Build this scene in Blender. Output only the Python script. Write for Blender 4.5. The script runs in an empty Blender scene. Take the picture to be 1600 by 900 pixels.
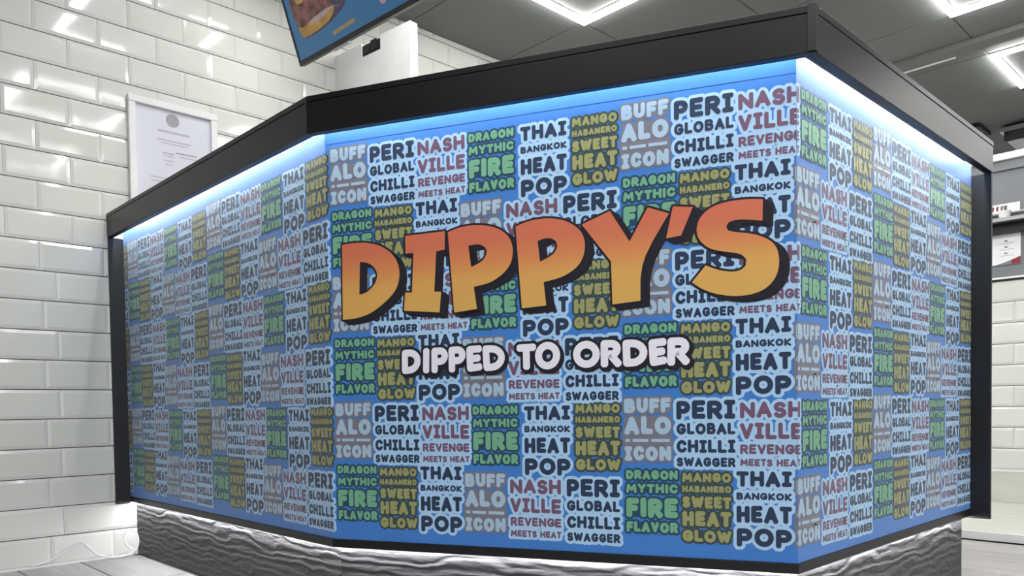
import bpy, bmesh, math, random
import numpy as np
from mathutils import Vector, Matrix
random.seed(4)
sc = bpy.context.scene
COL = sc.collection

# ------------------------------------------------------------------ camera
CR = Vector((0.700907, 0.713116, -0.013964))
CU = Vector((-0.011781, 0.031149, 0.999445))
CF = Vector((-0.713155, 0.700354, -0.030234))
CAM = Vector((0.0, 0.0, 0.5281))
FPX, CX, CY = 1222.05, 823.12, 673.13
cd = bpy.data.cameras.new('camera'); cam = bpy.data.objects.new('camera', cd); COL.objects.link(cam)
cd.sensor_width = 36.0; cd.lens = FPX / 1600 * 36.0
cd.shift_x = (800 - CX) / 1600; cd.shift_y = (CY - 450) / 1600
cd.clip_start = 0.02; cd.clip_end = 60
m = Matrix((CR, CU, -CF)).transposed().to_4x4(); m.translation = CAM
cam.matrix_world = m
sc.camera = cam

# ------------------------------------------------------------------ world, exposure, lamps
w = bpy.data.worlds.new('world'); sc.world = w; w.use_nodes = True
w.node_tree.nodes['Background'].inputs[0].default_value = (0.93, 0.97, 1.0, 1)
w.node_tree.nodes['Background'].inputs[1].default_value = 3.2
sc.view_settings.view_transform = 'Standard'; sc.view_settings.look = 'None'
sc.view_settings.gamma = 1.0; sc.view_settings.use_curve_mapping = False
sc.view_settings.exposure = 0.0
RING = 42.0          # square ceiling lights
LAMP = 17.0          # watts of each
STRIP_TOP = 62.0      # strips under the fascia
STRIP_LOW = 105.0     # strips under the bottom rail

def lamp(name, loc, size, power):
    l = bpy.data.lights.new(name, 'AREA'); l.shape = 'RECTANGLE'; l.size = size; l.size_y = .03; l.energy = power / 4
    l.color = (1.0, 0.99, 0.96); h = size / 2
    for dx, dy, rz in ((0, h, 0), (0, -h, 0), (h, 0, math.pi / 2), (-h, 0, math.pi / 2)):      # four tubes of a square ring
        o = bpy.data.objects.new(name, l); COL.objects.link(o)
        o.location = (loc[0] + dx, loc[1] + dy, loc[2]); o.rotation_euler = (0, 0, rz)
# further square lights of the same ceiling grid, above and behind the camera
for i, j in ((0, -3), (2, -3), (4, -3), (2, -5), (4, -5), (2, -1), (4, -1), (4, 3), (2, 5), (4, 5), (0, 1), (0, 3)):
    lamp('ceiling_lamp', (-2.203 + .62 * i, 3.191 + .612 * j, 2.345), 0.57, LAMP)

# ------------------------------------------------------------------ materials
def srgb(r, g, b):
    f = lambda c: (c / 12.92 if c <= .04045 else ((c + .055) / 1.055) ** 2.4)
    return (f(r / 255), f(g / 255), f(b / 255), 1)
class NT:
    def __init__(s, name):
        s.m = bpy.data.materials.new(name); s.m.use_nodes = True
        s.t = s.m.node_tree; s.n = s.t.nodes; s.b = s.n['Principled BSDF']
    def add(s, typ, **kw):
        n = s.n.new(typ)
        for k, v in kw.items():
            if k in n.inputs: n.inputs[k].default_value = v
            else: setattr(n, k, v)
        return n
    def link(s, a, b): s.t.links.new(a, b)
    def coords(s, scale=(1, 1, 1), kind='Object'):
        tc = s.add('ShaderNodeTexCoord'); mp = s.add('ShaderNodeMapping'); mp.inputs['Scale'].default_value = scale
        s.link(tc.outputs[kind], mp.inputs[0]); return mp.outputs[0]
    def noise(s, vec, scale, detail=3, rough=.5, dist=0):
        n = s.add('ShaderNodeTexNoise'); n.inputs['Scale'].default_value = scale; n.inputs['Detail'].default_value = detail
        n.inputs['Roughness'].default_value = rough; n.inputs['Distortion'].default_value = dist
        if vec: s.link(vec, n.inputs['Vector'])
        return n.outputs['Fac']
    def ramp(s, fac, stops):
        r = s.add('ShaderNodeValToRGB'); e = r.color_ramp.elements
        while len(e) < len(stops): e.new(.5)
        for el, (p, c) in zip(e, stops): el.position = p; el.color = c
        s.link(fac, r.inputs[0]); return r.outputs[0]
    def bump(s, fac, strength, dist):
        b = s.add('ShaderNodeBump'); b.inputs['Strength'].default_value = strength; b.inputs['Distance'].default_value = dist
        s.link(fac, b.inputs['Height']); s.link(b.outputs[0], s.b.inputs['Normal'])
def plain(name, col, rough=.5, metal=0, spec=.5, var=.06, vscale=6, coat=0):
    t = NT(name); b = t.b
    b.inputs['Roughness'].default_value = rough; b.inputs['Metallic'].default_value = metal
    b.inputs['Specular IOR Level'].default_value = spec
    b.inputs['Coat Weight'].default_value = coat; b.inputs['Coat Roughness'].default_value = .08
    n = t.noise(t.coords(), vscale)
    lo = tuple(c * (1 - var) for c in col[:3]) + (1,); hi = tuple(min(1, c * (1 + var)) for c in col[:3]) + (1,)
    t.link(t.ramp(n, [(.3, lo), (.7, hi)]), b.inputs['Base Color'])
    return t.m
def emit(name, col, strength):
    t = NT(name); b = t.b
    b.inputs['Base Color'].default_value = (.8, .8, .8, 1)
    b.inputs['Emission Color'].default_value = col; b.inputs['Emission Strength'].default_value = strength
    return t.m
M = {}
t = NT('glazed_white_tile')
oi = t.add('ShaderNodeObjectInfo')
t.link(t.ramp(oi.outputs['Random'], [(0, (.64, .64, .605, 1)), (1, (.69, .69, .66, 1))]), t.b.inputs['Base Color'])
t.b.inputs['Roughness'].default_value = .08; t.b.inputs['Specular IOR Level'].default_value = .34
t.bump(t.noise(t.coords(), 9, 1), .06, .01)
M['tile'] = t.m
M['grout'] = plain('dark_grout', (.05, .05, .047), .9, spec=.1)
t = NT('charcoal_laminate')
t.b.inputs['Roughness'].default_value = .38; t.b.inputs['Specular IOR Level'].default_value = .35
t.link(t.ramp(t.noise(t.coords((1, 1, 3)), 5, 4), [(.3, (.007, .007, .0085, 1)), (.7, (.009, .009, .0105, 1))]), t.b.inputs['Base Color'])
t.bump(t.noise(t.coords(), 900, 2), .06, .001)
M['fascia'] = t.m
M['black'] = plain('black_laminate', (.006, .006, .008), .4)
M['finmat'] = plain('black_fin_laminate', (.009, .009, .012), .45)
M['silver'] = plain('brushed_metal', (.55, .55, .56), .3, metal=1)
M['blacktrim'] = plain('black_metal_trim', (.008, .008, .012), .35)
# embossed wood grain plinth
t = NT('embossed_black_woodgrain')
t.b.inputs['Roughness'].default_value = .55; t.b.inputs['Specular IOR Level'].default_value = .3; t.b.inputs['Base Color'].default_value = (.05, .05, .052, 1)
v = t.coords((1, 1, 1))
wv = t.add('ShaderNodeTexWave'); wv.wave_type = 'BANDS'; wv.bands_direction = 'Y'; wv.wave_profile = 'SIN'
wv.inputs['Scale'].default_value = 14; wv.inputs['Distortion'].default_value = 11; wv.inputs['Detail'].default_value = 3
wv.inputs['Detail Scale'].default_value = 1.3
mp = t.add('ShaderNodeMapping'); mp.inputs['Scale'].default_value = (.36, 1, 1); t.link(v, mp.inputs[0]); t.link(mp.outputs[0], wv.inputs['Vector'])
mp2 = t.add('ShaderNodeMapping'); mp2.inputs['Scale'].default_value = (.12, 1, 1); t.link(v, mp2.inputs[0])
nf = t.noise(mp2.outputs[0], 100, 4)
mx = t.add('ShaderNodeMath'); mx.operation = 'MULTIPLY_ADD'; t.link(nf, mx.inputs[0]); mx.inputs[1].default_value = .4; t.link(wv.outputs['Fac'], mx.inputs[2])
t.bump(mx.outputs[0], .8, .0032)
M['plinth'] = t.m
# printed vinyl
def vinyl(name, col, rough=.4):
    m_ = plain(name, col, rough, spec=.28, var=.02, vscale=14)
    b = m_.node_tree.nodes['Principled BSDF']          # matt laminate film: a faint whitish sheen
    b.inputs['Sheen Weight'].default_value = .22; b.inputs['Sheen Roughness'].default_value = .45
    return m_
M['blue'] = vinyl('blue_vinyl', srgb(66, 124, 200))
M['halo'] = vinyl('pale_blue_print', srgb(170, 206, 238))
M['navy'] = vinyl('navy_print', srgb(44, 58, 84))
M['plum'] = vinyl('plum_print', srgb(114, 84, 108))
M['green'] = vinyl('green_print', srgb(114, 170, 138))
M['greenedge'] = vinyl('dark_green_print', srgb(42, 74, 98))
M['olive'] = vinyl('olive_print', srgb(152, 153, 104))
M['oliveedge'] = vinyl('dark_olive_print', srgb(60, 76, 76))
M['buff'] = vinyl('grey_blue_print', srgb(164, 190, 212))
M['buffedge'] = vinyl('taupe_print', srgb(122, 119, 130))
M['dark'] = vinyl('logo_black_print', srgb(36, 34, 44))
M['white'] = vinyl('white_print', srgb(232, 230, 240))
t = NT('orange_gradient_print')
t.b.inputs['Roughness'].default_value = .38
tc = t.add('ShaderNodeTexCoord'); sx = t.add('ShaderNodeSeparateXYZ'); t.link(tc.outputs['Object'], sx.inputs[0])
mr = t.add('ShaderNodeMapRange'); mr.inputs['From Min'].default_value = .74; mr.inputs['From Max'].default_value = .93
t.link(sx.outputs['Y'], mr.inputs['Value'])
t.link(t.ramp(mr.outputs[0], [(0, srgb(210, 166, 90)), (.36, srgb(213, 160, 88)), (.56, srgb(210, 134, 82)), (.78, srgb(203, 112, 84)), (1, srgb(204, 108, 82))]), t.b.inputs['Base Color'])
M['orange'] = t.m
# ceiling, floor, others
M['ceiling'] = plain('grey_ceiling_tile', (.155, .163, .158), .75, var=.04, vscale=3)
M['grid'] = plain('grey_ceiling_grid', (.13, .135, .132), .7)
t = NT('grey_wood_plank')
oi = t.add('ShaderNodeObjectInfo')
n = t.noise(t.coords((2.2, 26, 1)), 1.6, 5, .6, .8)
a = t.ramp(n, [(.25, (.30, .29, .285, 1)), (.75, (.47, .46, .455, 1))])
hv = t.add('ShaderNodeHueSaturation'); t.link(a, hv.inputs['Color'])
mr = t.add('ShaderNodeMapRange'); mr.inputs['To Min'].default_value = .72; mr.inputs['To Max'].default_value = 1.12
t.link(oi.outputs['Random'], mr.inputs['Value']); t.link(mr.outputs[0], hv.inputs['Value']); t.link(hv.outputs[0], t.b.inputs['Base Color'])
t.b.inputs['Roughness'].default_value = .38
t.bump(n, .15, .003)
M['plank'] = t.m
t = NT('pale_vinyl_floor')
t.link(t.ramp(t.noise(t.coords((3, 12, 3)), 2, 5, .6, .6), [(.25, (.50, .50, .46, 1)), (.8, (.64, .64, .60, 1))]), t.b.inputs['Base Color'])
t.b.inputs['Roughness'].default_value = .4
M['pale'] = t.m
M['subfloor'] = plain('dark_plank_joint', (.10, .10, .10), .9)
M['whitepaint'] = plain('white_paint', (.80, .80, .80), .5)
M['whiteboard'] = plain('white_melamine', (.90, .89, .90), .35)
M['whiteplastic'] = plain('white_plastic', (.78, .78, .77), .35)
M['sealant'] = plain('white_sealant', (.8, .8, .79), .4)
M['greypanel'] = plain('grey_satin_panel', (.19, .20, .215), .3)
M['darkwall'] = plain('dark_grey_paint', (.10, .105, .105), .7)
M['backwall'] = plain('light_grey_paint', (.75, .76, .76), .6)
M['rightwall'] = plain('grey_wall_paint', (.36, .37, .37), .6)
M['steel'] = plain('dull_steel', (.42, .43, .43), .35, metal=.8)
M['paper'] = plain('white_paper', (.80, .80, .83), .6, var=.02)
M['mount'] = plain('lilac_white_paper', (.66, .66, .74), .5, var=.02)
M['inkgrey'] = plain('grey_ink', (.33, .33, .36), .7)
M['inkpale'] = plain('pale_ink', (.46, .46, .52), .7)
M['inkdark'] = plain('dark_ink', (.12, .12, .13), .7)
M['red'] = plain('red_print', (.22, .02, .03), .5)
M['ring'] = emit('ceiling_ring_glow', (1, .99, .95, 1), RING)
M['led'] = emit('cool_white_strip', (.92, .96, 1, 1), STRIP_TOP)
M['ledlow'] = emit('white_strip', (.97, .97, 1, 1), STRIP_LOW)
t = NT('screen_blue')
t.b.inputs['Base Color'].default_value = (.01, .015, .02, 1); t.b.inputs['Roughness'].default_value = .15
t.b.inputs['Emission Color'].default_value = srgb(50, 116, 166); t.b.inputs['Emission Strength'].default_value = .5
M['screen'] = t.m
def screenpic(name, c1, c2, scale):
    t = NT(name); t.b.inputs['Base Color'].default_value = (.01, .01, .01, 1); t.b.inputs['Roughness'].default_value = .15
    t.link(t.ramp(t.noise(t.coords(), scale, 4), [(.35, c1), (.65, c2)]), t.b.inputs['Emission Color'])
    t.b.inputs['Emission Strength'].default_value = .75
    return t.m
M['bun'] = screenpic('screen_bun', srgb(140, 106, 44), srgb(172, 132, 60), 14)
M['buncut'] = screenpic('screen_bun_cut', srgb(150, 130, 140), srgb(165, 140, 130), 14)
M['filling'] = screenpic('screen_filling', srgb(62, 28, 34), srgb(126, 80, 74), 30)
M['sauce'] = screenpic('screen_sauce', srgb(170, 140, 60), srgb(140, 110, 60), 30)
M['onion'] = screenpic('screen_onion', srgb(40, 36, 60), srgb(70, 46, 70), 20)
M['screenamber'] = screenpic('screen_amber', srgb(130, 112, 84), srgb(150, 124, 82), 60)

# ------------------------------------------------------------------ mesh helpers
class MB:
    def __init__(s): s.v = []; s.f = []; s.mi = []; s.mats = []
    def mat(s, k):
        if k not in s.mats: s.mats.append(k)
        return s.mats.index(k)
    def poly(s, pts, k):
        i = len(s.v); s.v.extend([tuple(p) for p in pts]); s.f.append(tuple(range(i, i + len(pts)))); s.mi.append(s.mat(k))
    def prism(s, plan, z0, z1, k, ktop=None):
        n = len(plan); i = len(s.v)
        # make plan counter-clockwise
        A = sum(plan[j][0] * plan[(j + 1) % n][1] - plan[(j + 1) % n][0] * plan[j][1] for j in range(n))
        if A < 0: plan = plan[::-1]
        s.v += [(x, y, z0) for x, y in plan] + [(x, y, z1) for x, y in plan]
        a = s.mat(k); b = s.mat(ktop or k)
        s.f.append(tuple(range(i + n - 1, i - 1, -1))); s.mi.append(a)
        s.f.append(tuple(range(i + n, i + 2 * n))); s.mi.append(b)
        for j in range(n):
            q = (j + 1) % n
            s.f.append((i + j, i + q, i + n + q, i + n + j)); s.mi.append(a)
    def box(s, x0, x1, y0, y1, z0, z1, k): s.prism([(x0, y0), (x1, y0), (x1, y1), (x0, y1)], z0, z1, k)
    def tube(s, pts, r, k, seg=8):
        pts = [Vector(p) for p in pts]; n = len(pts); i = len(s.v); a = s.mat(k)
        up = Vector((.3, .1, 1)).normalized()
        for j, p in enumerate(pts):
            d = (pts[min(j + 1, n - 1)] - pts[max(j - 1, 0)]).normalized()
            x = d.cross(up); x = x.normalized() if x.length > 1e-4 else Vector((1, 0, 0)); y = d.cross(x)
            for q in range(seg):
                an = 2 * math.pi * q / seg; s.v.append(tuple(p + x * r * math.cos(an) + y * r * math.sin(an)))
        for j in range(n - 1):
            for q in range(seg):
                q2 = (q + 1) % seg
                s.f.append((i + j * seg + q, i + j * seg + q2, i + (j + 1) * seg + q2, i + (j + 1) * seg + q)); s.mi.append(a)
        s.f.append(tuple(i + q for q in range(seg))[::-1]); s.mi.append(a)
        s.f.append(tuple(i + (n - 1) * seg + q for q in range(seg))); s.mi.append(a)
    def mesh(s, name):
        me = bpy.data.meshes.new(name); me.from_pydata(s.v, [], s.f)
        for k in s.mats: me.materials.append(M[k])
        me.polygons.foreach_set('material_index', s.mi); me.update()
        return me
ORG = {}
def link(name, me, parent=None, mat=None, smooth=False):
    o = bpy.data.objects.new(name, me); COL.objects.link(o)
    W = mat or Matrix.Identity(4); ORG[o.name] = W
    if parent is not None:
        o.parent = parent; o.matrix_local = ORG[parent.name].inverted() @ W
    else: o.matrix_world = W
    if smooth:
        for p in me.polygons: p.use_smooth = True
    return o
def obj(name, mb, parent=None, mat=None, bevel=0, smooth=False):
    """mb vertices are in world space unless mat (world matrix of the object's own frame) is given"""
    me = mb.mesh(name)
    if parent is not None and mat is None:
        mat = ORG[parent.name].copy(); me.transform(mat.inverted())
    elif mat is None and me.vertices:
        n = len(me.vertices); c = np.empty(n * 3); me.vertices.foreach_get('co', c); c = c.reshape(-1, 3)
        b = Vector(((c[:, 0].min() + c[:, 0].max()) / 2, (c[:, 1].min() + c[:, 1].max()) / 2, c[:, 2].min()))
        mat = Matrix.Translation(b); me.transform(mat.inverted())
    o = link(name, me, parent, mat, smooth)
    if bevel:
        md = o.modifiers.new('bevel', 'BEVEL'); md.width = bevel; md.segments = 2; md.limit_method = 'ANGLE'
    return o
def empty(name, loc):
    o = bpy.data.objects.new(name, None); COL.objects.link(o); o.empty_display_size = .1
    W = Matrix.Translation(loc); o.matrix_world = W; ORG[o.name] = W
    return o
def tag(o, label=None, cat=None, group=None, kind=None):
    if label: o['label'] = label
    if cat: o['category'] = cat
    if group: o['group'] = group
    if kind: o['kind'] = kind
    return o
def px(p):
    d = Vector(p) - CAM; z = d.dot(CF)
    if z < .05: return (-9999, -9999)
    return (CX + FPX * d.dot(CR) / z, CY - FPX * d.dot(CU) / z)
def inframe(pts, pad=12):
    q = [px(p) for p in pts]
    xs = [a[0] for a in q]; ys = [a[1] for a in q]
    return max(xs) > -pad and min(xs) < 1600 + pad and max(ys) > -pad and min(ys) < 900 + pad
def fascia_line(x):      # image height of the counter's top edge, used only to tell hidden wall tiles apart
    P = [(-1e4, 900), (166, 900), (167, 333), (482, 148), (1272, 4), (1548, 225), (1549, 900), (1e5, 900)]
    for (a, b), (c, d) in zip(P, P[1:]):
        if a <= x <= c: return b + (d - b) * (x - a) / max(1e-6, c - a)
    return 900

# ------------------------------------------------------------------ room shell
XW = -3.0878; CEIL = 2.37
YB = 6.85; YF = -3.0; XR = 3.4
mb = MB(); mb.box(XW - .13, XR, YF, YB + .1, -.12, -.006, 'subfloor')
floor = tag(obj('floor', mb), 'grey wood plank floor of the shop', kind='structure')
mb = MB(); mb.box(XW - .13, XR, YF, YB + .1, CEIL + .02, CEIL + .14, 'grid')
ceiling = tag(obj('ceiling', mb), 'dark grey suspended tile ceiling', kind='structure')
mb = MB(); mb.box(XW - .13, XW - .006, YF, YB, -.006, CEIL + .02, 'grout')
wall_left = tag(obj('wall_left', mb), 'white metro tiled wall at the left with dark grout', kind='structure')
mb = MB(); mb.box(XW - .13, -.5, YB, YB + .1, -.006, CEIL + .02, 'backwall'); mb.box(-.5, XR, YB, YB + .1, -.006, 2.02, 'backwall')   # added opening, out of view, lets daylight onto the right fascia
tag(obj('wall_back', mb), 'grey painted wall at the far end', kind='structure')
mb = MB(); mb.box(XW - .13, XR, YF - .1, YF, -.12, CEIL + .14, 'darkwall')
tag(obj('wall_front', mb), 'dark painted wall behind the viewer', kind='structure')

mb = MB(); mb.box(XR, XR + .1, .9, YB + .1, -.12, CEIL + .14, 'rightwall')  # out of view; stops short so added daylight enters beside the camera
tag(obj('wall_right', mb), 'unseen grey wall opposite the tiled wall, cut short to let daylight in', kind='structure')

# floor planks (along X)
PL, PW = 1.21, .19
def plank_mb(x0, x1, y0, y1, mbx=None):
    mbx = mbx or MB(); b = .003
    z = 0.0
    o = [(x0, y0), (x1, y0), (x1, y1), (x0, y1)]; i = [(x0 + b, y0 + b), (x1 - b, y0 + b), (x1 - b, y1 - b), (x0 + b, y1 - b)]
    mbx.poly([(x, y, z) for x, y in i], 'plank')
    for k in range(4):
        q = (k + 1) % 4
        mbx.poly([(*o[k], z - .003), (*o[q], z - .003), (*i[q], z), (*i[k], z)], 'plank')
        mbx.poly([(*o[k], z - .006), (*o[q], z - .006), (*o[q], z - .003), (*o[k], z - .003)], 'plank')
    return mbx
pm = None; rest = MB(); g = .0015
for r in range(int((YB - YF) / PW)):
    y0 = YF + r * PW; x = XW - (r * .43 % 1.0) * PL
    while x < XR - .3:
        a, b = max(x + g, XW), min(x + PL - g, XR - .01)
        if b - a > .05 and not (y0 > 3.12 and y0 < 4.4 and -2.2 < a):
            vis = inframe([(a + (b - a) * u, y0 + PW * vv, 0) for u in (0, .25, .5, .75, 1) for vv in (0, 1)]) and (
                (y0 < 1.0 and a < -1.2) or (y0 > 2.2 and b > -1.6))
            if vis: obj('plank', plank_mb(a, b, y0 + g, y0 + PW - g), floor)
            else: plank_mb(a, b, y0 + g, y0 + PW - g, rest)
        x += PL
tag(obj('plank_field', rest, floor), kind='stuff')

# bevelled metro tiles
def tile_geo(mbx, mapf, w, h, k='tile', bev=.011, d0=.008, d1=.0035):
    """mapf(u, v, depth) -> world; depth 0 at the tile face, positive into the wall"""
    o = [(0, 0), (w, 0), (w, h), (0, h)]; bx = min(bev, w * .4); bz = min(bev, h * .4)
    i = [(bx, bz), (w - bx, bz), (w - bx, h - bz), (bx, h - bz)]
    mbx.poly([mapf(u, v, 0) for u, v in i], k)
    for j in range(4):
        q = (j + 1) % 4
        mbx.poly([mapf(*o[j], d1), mapf(*o[q], d1), mapf(*i[q], 0), mapf(*i[j], 0)], k)
        mbx.poly([mapf(*o[j], d0), mapf(*o[q], d0), mapf(*o[q], d1), mapf(*o[j], d1)], k)
TP, TL, GR = .102, .202, .0030; GV = .0008
tile_mesh = None; field = MB(); ntile = 0
for n in range(0, 24):
    z0 = n * TP + GR / 2; z1 = min((n + 1) * TP - GR / 2, CEIL + .01)
    if z1 - z0 < .01: continue
    ph = (.495 if n % 2 == 0 else .005) if n >= 10 else (.525 if n % 2 == 0 else .735)
    for k in range(-12, 30):
        y0 = .807 + TL * (k + ph) + GV / 2; y1 = y0 + TL - GV
        if y1 < YF + .01 or y0 > YB - .01: continue
        y0c, y1c = max(y0, YF), min(y1, YB)
        cs = [(XW, a, b) for a in (y0c, y1c) for b in (z0, z1)]
        vis = inframe(cs, 4)
        if vis:
            vis = any(px(c)[1] < fascia_line(px(c)[0]) for c in cs) or (n < 3 and y0c < 1.0)
        # wall runs along +Y: seen from +X the tile's u axis runs along -Y for an outward normal
        W = Matrix.Translation((XW, y0c, z0))
        if vis and ntile < 298 and abs((y1c - y0c) - (TL - GV)) < 1e-4 and abs(z1 - z0 - (TP - GR)) < 1e-4:
            if tile_mesh is None:
                t_ = MB(); tile_geo(t_, lambda u, v, d: (-d, u, v), TL - GV, TP - GR); tile_mesh = t_.mesh('tile')
            link('tile', tile_mesh, wall_left, W); ntile += 1
        else:
            tile_geo(field, lambda u, v, d: (XW - d, y0c + u, z0 + v), y1c - y0c, z1 - z0)
tag(obj('tile_field', field, wall_left), kind='stuff')

# ceiling: suspended grid of 0.6 m tiles
GX, GY = .620, .612
lights_at = [(0, -1), (2, 1), (2, 3)]            # cells of the grid with a square light
ct = None
def ceil_mb(w, h):
    mbx = MB(); b = .0035
    o = [(0, 0), (w, 0), (w, h), (0, h)]; i = [(b, b), (w - b, b), (w - b, h - b), (b, h - b)]
    mbx.poly([(x, y, 0) for x, y in i][::-1], 'ceiling')
    for k in range(4):
        q = (k + 1) % 4
        mbx.poly([(*o[q], .005), (*o[k], .005), (*i[k], 0), (*i[q], 0)], 'ceiling')
        mbx.poly([(*o[q], .018), (*o[k], .018), (*o[k], .005), (*o[q], .005)], 'ceiling')
    return mbx
restc = MB(); cm = {}
for i in range(-1, 10):
    for j in range(-10, 7):
        x0 = -2.513 + GX * i + .001; x1 = x0 + GX - .002; y0 = 2.885 + GY * j + .001; y1 = y0 + GY - .002
        x0 = max(x0, XW + .002); x1 = min(x1, XR - .01); y0 = max(y0, YF + .002); y1 = min(y1, YB - .002)
        if x1 - x0 < .02 or y1 - y0 < .02: continue
        key = (round(x1 - x0, 4), round(y1 - y0, 4))
        if key not in cm: cm[key] = ceil_mb(*key).mesh('ceiling_tile')
        c4 = [(a, b, CEIL) for a in (x0, (x0 + x1) / 2, x1) for b in (y0, (y0 + y1) / 2, y1)]
        if inframe(c4, 4) and any(px(c)[1] < fascia_line(px(c)[0]) for c in c4):
            link('ceiling_tile', cm[key], ceiling, Matrix.Translation((x0, y0, CEIL)))
        else:
            s_ = ceil_mb(*key); k0 = len(restc.v)
            restc.v += [(a + x0, b + y0, c + CEIL) for a, b, c in s_.v]
            restc.f += [tuple(v + k0 for v in f) for f in s_.f]; restc.mi += [restc.mat('ceiling')] * len(s_.f)
tag(obj('ceiling_tile_field', restc, ceiling), kind='stuff')

# square ring lights
LL = ['square white ring light on the ceiling above the counter, farthest left of the three',
      'square white ring light on the ceiling, the nearer one at the top right',
      'square white ring light on the ceiling, farther and lower at the right edge']
lw = .605
for (i, j), lab in zip(lights_at, LL):
    x0 = -2.513 + GX * i + (GX - lw) / 2; y0 = 2.885 + GY * j + (GY - lw) / 2; x1 = x0 + lw; y1 = y0 + lw
    e = tag(empty('ceiling_light', (x0 + lw / 2, y0 + lw / 2, CEIL)), lab, 'ceiling light', 'square ring lights on the ceiling')
    wd = .025
    def ring(mbx, o, wdt, za, zb, k):
        X0, X1, Y0, Y1 = x0 + o, x1 - o, y0 + o, y1 - o
        for (a, b, c, d) in ((X0, X1, Y0, Y0 + wdt), (X0, X1, Y1 - wdt, Y1), (X0, X0 + wdt, Y0 + wdt, Y1 - wdt), (X1 - wdt, X1, Y0 + wdt, Y1 - wdt)):
            mbx.box(a, b, c, d, za, zb, k)
    r = MB(); ring(r, .004, wd, CEIL - .02, CEIL - .006, 'ring'); obj('glowing_ring', r, e)
    r = MB(); ring(r, .0, wd + .008, CEIL - .006, CEIL - .0005, 'whiteplastic'); obj('ring_housing', r, e)
    r = MB(); r.box(x0 + .05, x1 - .05, y0 + .05, y1 - .05, CEIL - .004, CEIL - .0005, 'ceiling'); obj('centre_panel', r, e)

# cable trunking under the ceiling
e = tag(empty('cable_trunking', (-1.2, 4.51, CEIL)), 'slim grey trunking running across the ceiling behind the counter', 'trunking')
r = MB(); r.box(-2.4, .4, 4.455, 4.565, CEIL - .028, CEIL - .0005, 'ceiling'); obj('trunking_body', r, e, bevel=.003)
r = MB(); r.box(-2.2, -1.38, 4.556, 4.566, CEIL - .034, CEIL - .028, 'whiteplastic'); tag(obj('light_edge_strip', r, e), 'white strip')

# black spot / vent and dark ceiling unit at far right
e = tag(empty('ceiling_vent', (-1.65, 5.95, CEIL)), 'small black slotted vent on the ceiling past the counter end', 'vent')
r = MB(); r.box(-1.685, -1.615, 5.82, 6.08, CEIL - .03, CEIL - .0005, 'black'); obj('vent_body', r, e, bevel=.004)
r = MB()
for k in range(5): r.box(-1.68, -1.62, 5.84 + k * .046, 5.866 + k * .046, CEIL - .033, CEIL - .030, 'blacktrim')
obj('vent_slats', r, e)
e = tag(empty('ceiling_unit', (-1.05, 6.3, CEIL)), 'dark ceiling unit with bright metal edges at the right edge of the picture', 'air unit')
r = MB(); r.box(-1.52, -.6, 6.0, 6.5, CEIL - .11, CEIL - .0005, 'black'); obj('unit_body', r, e, bevel=.01)
r = MB(); r.box(-1.54, -.58, 5.985, 6.0, CEIL - .05, CEIL - .022, 'silver'); r.box(-1.54, -1.52, 6.0, 6.5, CEIL - .05, CEIL - .022, 'silver'); obj('edge_trim', r, e)
r = MB(); r.box(-1.5, -.62, 6.02, 6.48, CEIL - .118, CEIL - .11, 'steel'); obj('grille', r, e)

# sealant line between tiles and floor
r = MB(); r.prism([(XW + .0005, -.5), (XW + .007, -.5), (XW + .007, .975), (XW + .0005, .975)], 0.0003, .007, 'sealant')
tag(obj('baseboard_left', r), 'white sealant bead along the foot of the tiled wall', kind='structure')

# ------------------------------------------------------------------ the counter
HB, HT, HF, HS, HTOP, HFIN = .2208, .2003, 1.1625, 1.2345, 1.2473, .1945
Y3 = 2.4609
P = [Vector((XW, .9716)), Vector((-1.6531, .9716)), Vector((-.7032, 1.4153)), Vector((-.7032, Y3))]
DO = .052
def offs(d, ext=0.0):
    """corner polyline of the counter front moved outwards by d"""
    T = [(P[i + 1] - P[i]).normalized() for i in range(3)]
    N = [Vector((a.y, -a.x)) for a in T]
    out = [P[0] + N[0] * d]
    for i in (1, 2):
        A, B = P[i] + N[i - 1] * d, P[i] + N[i] * d
        den = T[i - 1].x * T[i].y - T[i - 1].y * T[i].x
        k = ((B - A).x * T[i].y - (B - A).y * T[i].x) / den
        out.append(A + T[i - 1] * k)
    out.append(P[3] + N[2] * d + T[2] * ext)
    return out
def band(i, d1, d0, z0, z1, k, mbx=None, ext=0.0, i0=0.0):
    a, b = offs(d1, ext), offs(d0, ext)
    mbx = mbx or MB()
    mbx.prism([tuple(a[i]), tuple(a[i + 1]), tuple(b[i + 1]), tuple(b[i])], z0, z1, k); return mbx
counter = tag(empty('service_counter', (-1.6, 1.6, 0)), 'large blue angled service counter printed with sauce words and an orange logo, black top band', 'counter')
def frame(i):
    T = (P[i + 1] - P[i]).normalized(); N = Vector((T.y, -T.x))
    return Matrix(((T.x, 0, N.x, P[i].x), (T.y, 0, N.y, P[i].y), (0, 1, 0, 0), (0, 0, 0, 1)))
LEN = [(P[i + 1] - P[i]).length for i in range(3)]
S0 = [0, LEN[0], LEN[0] + LEN[1]]
FIN = .008
panels = []
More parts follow.
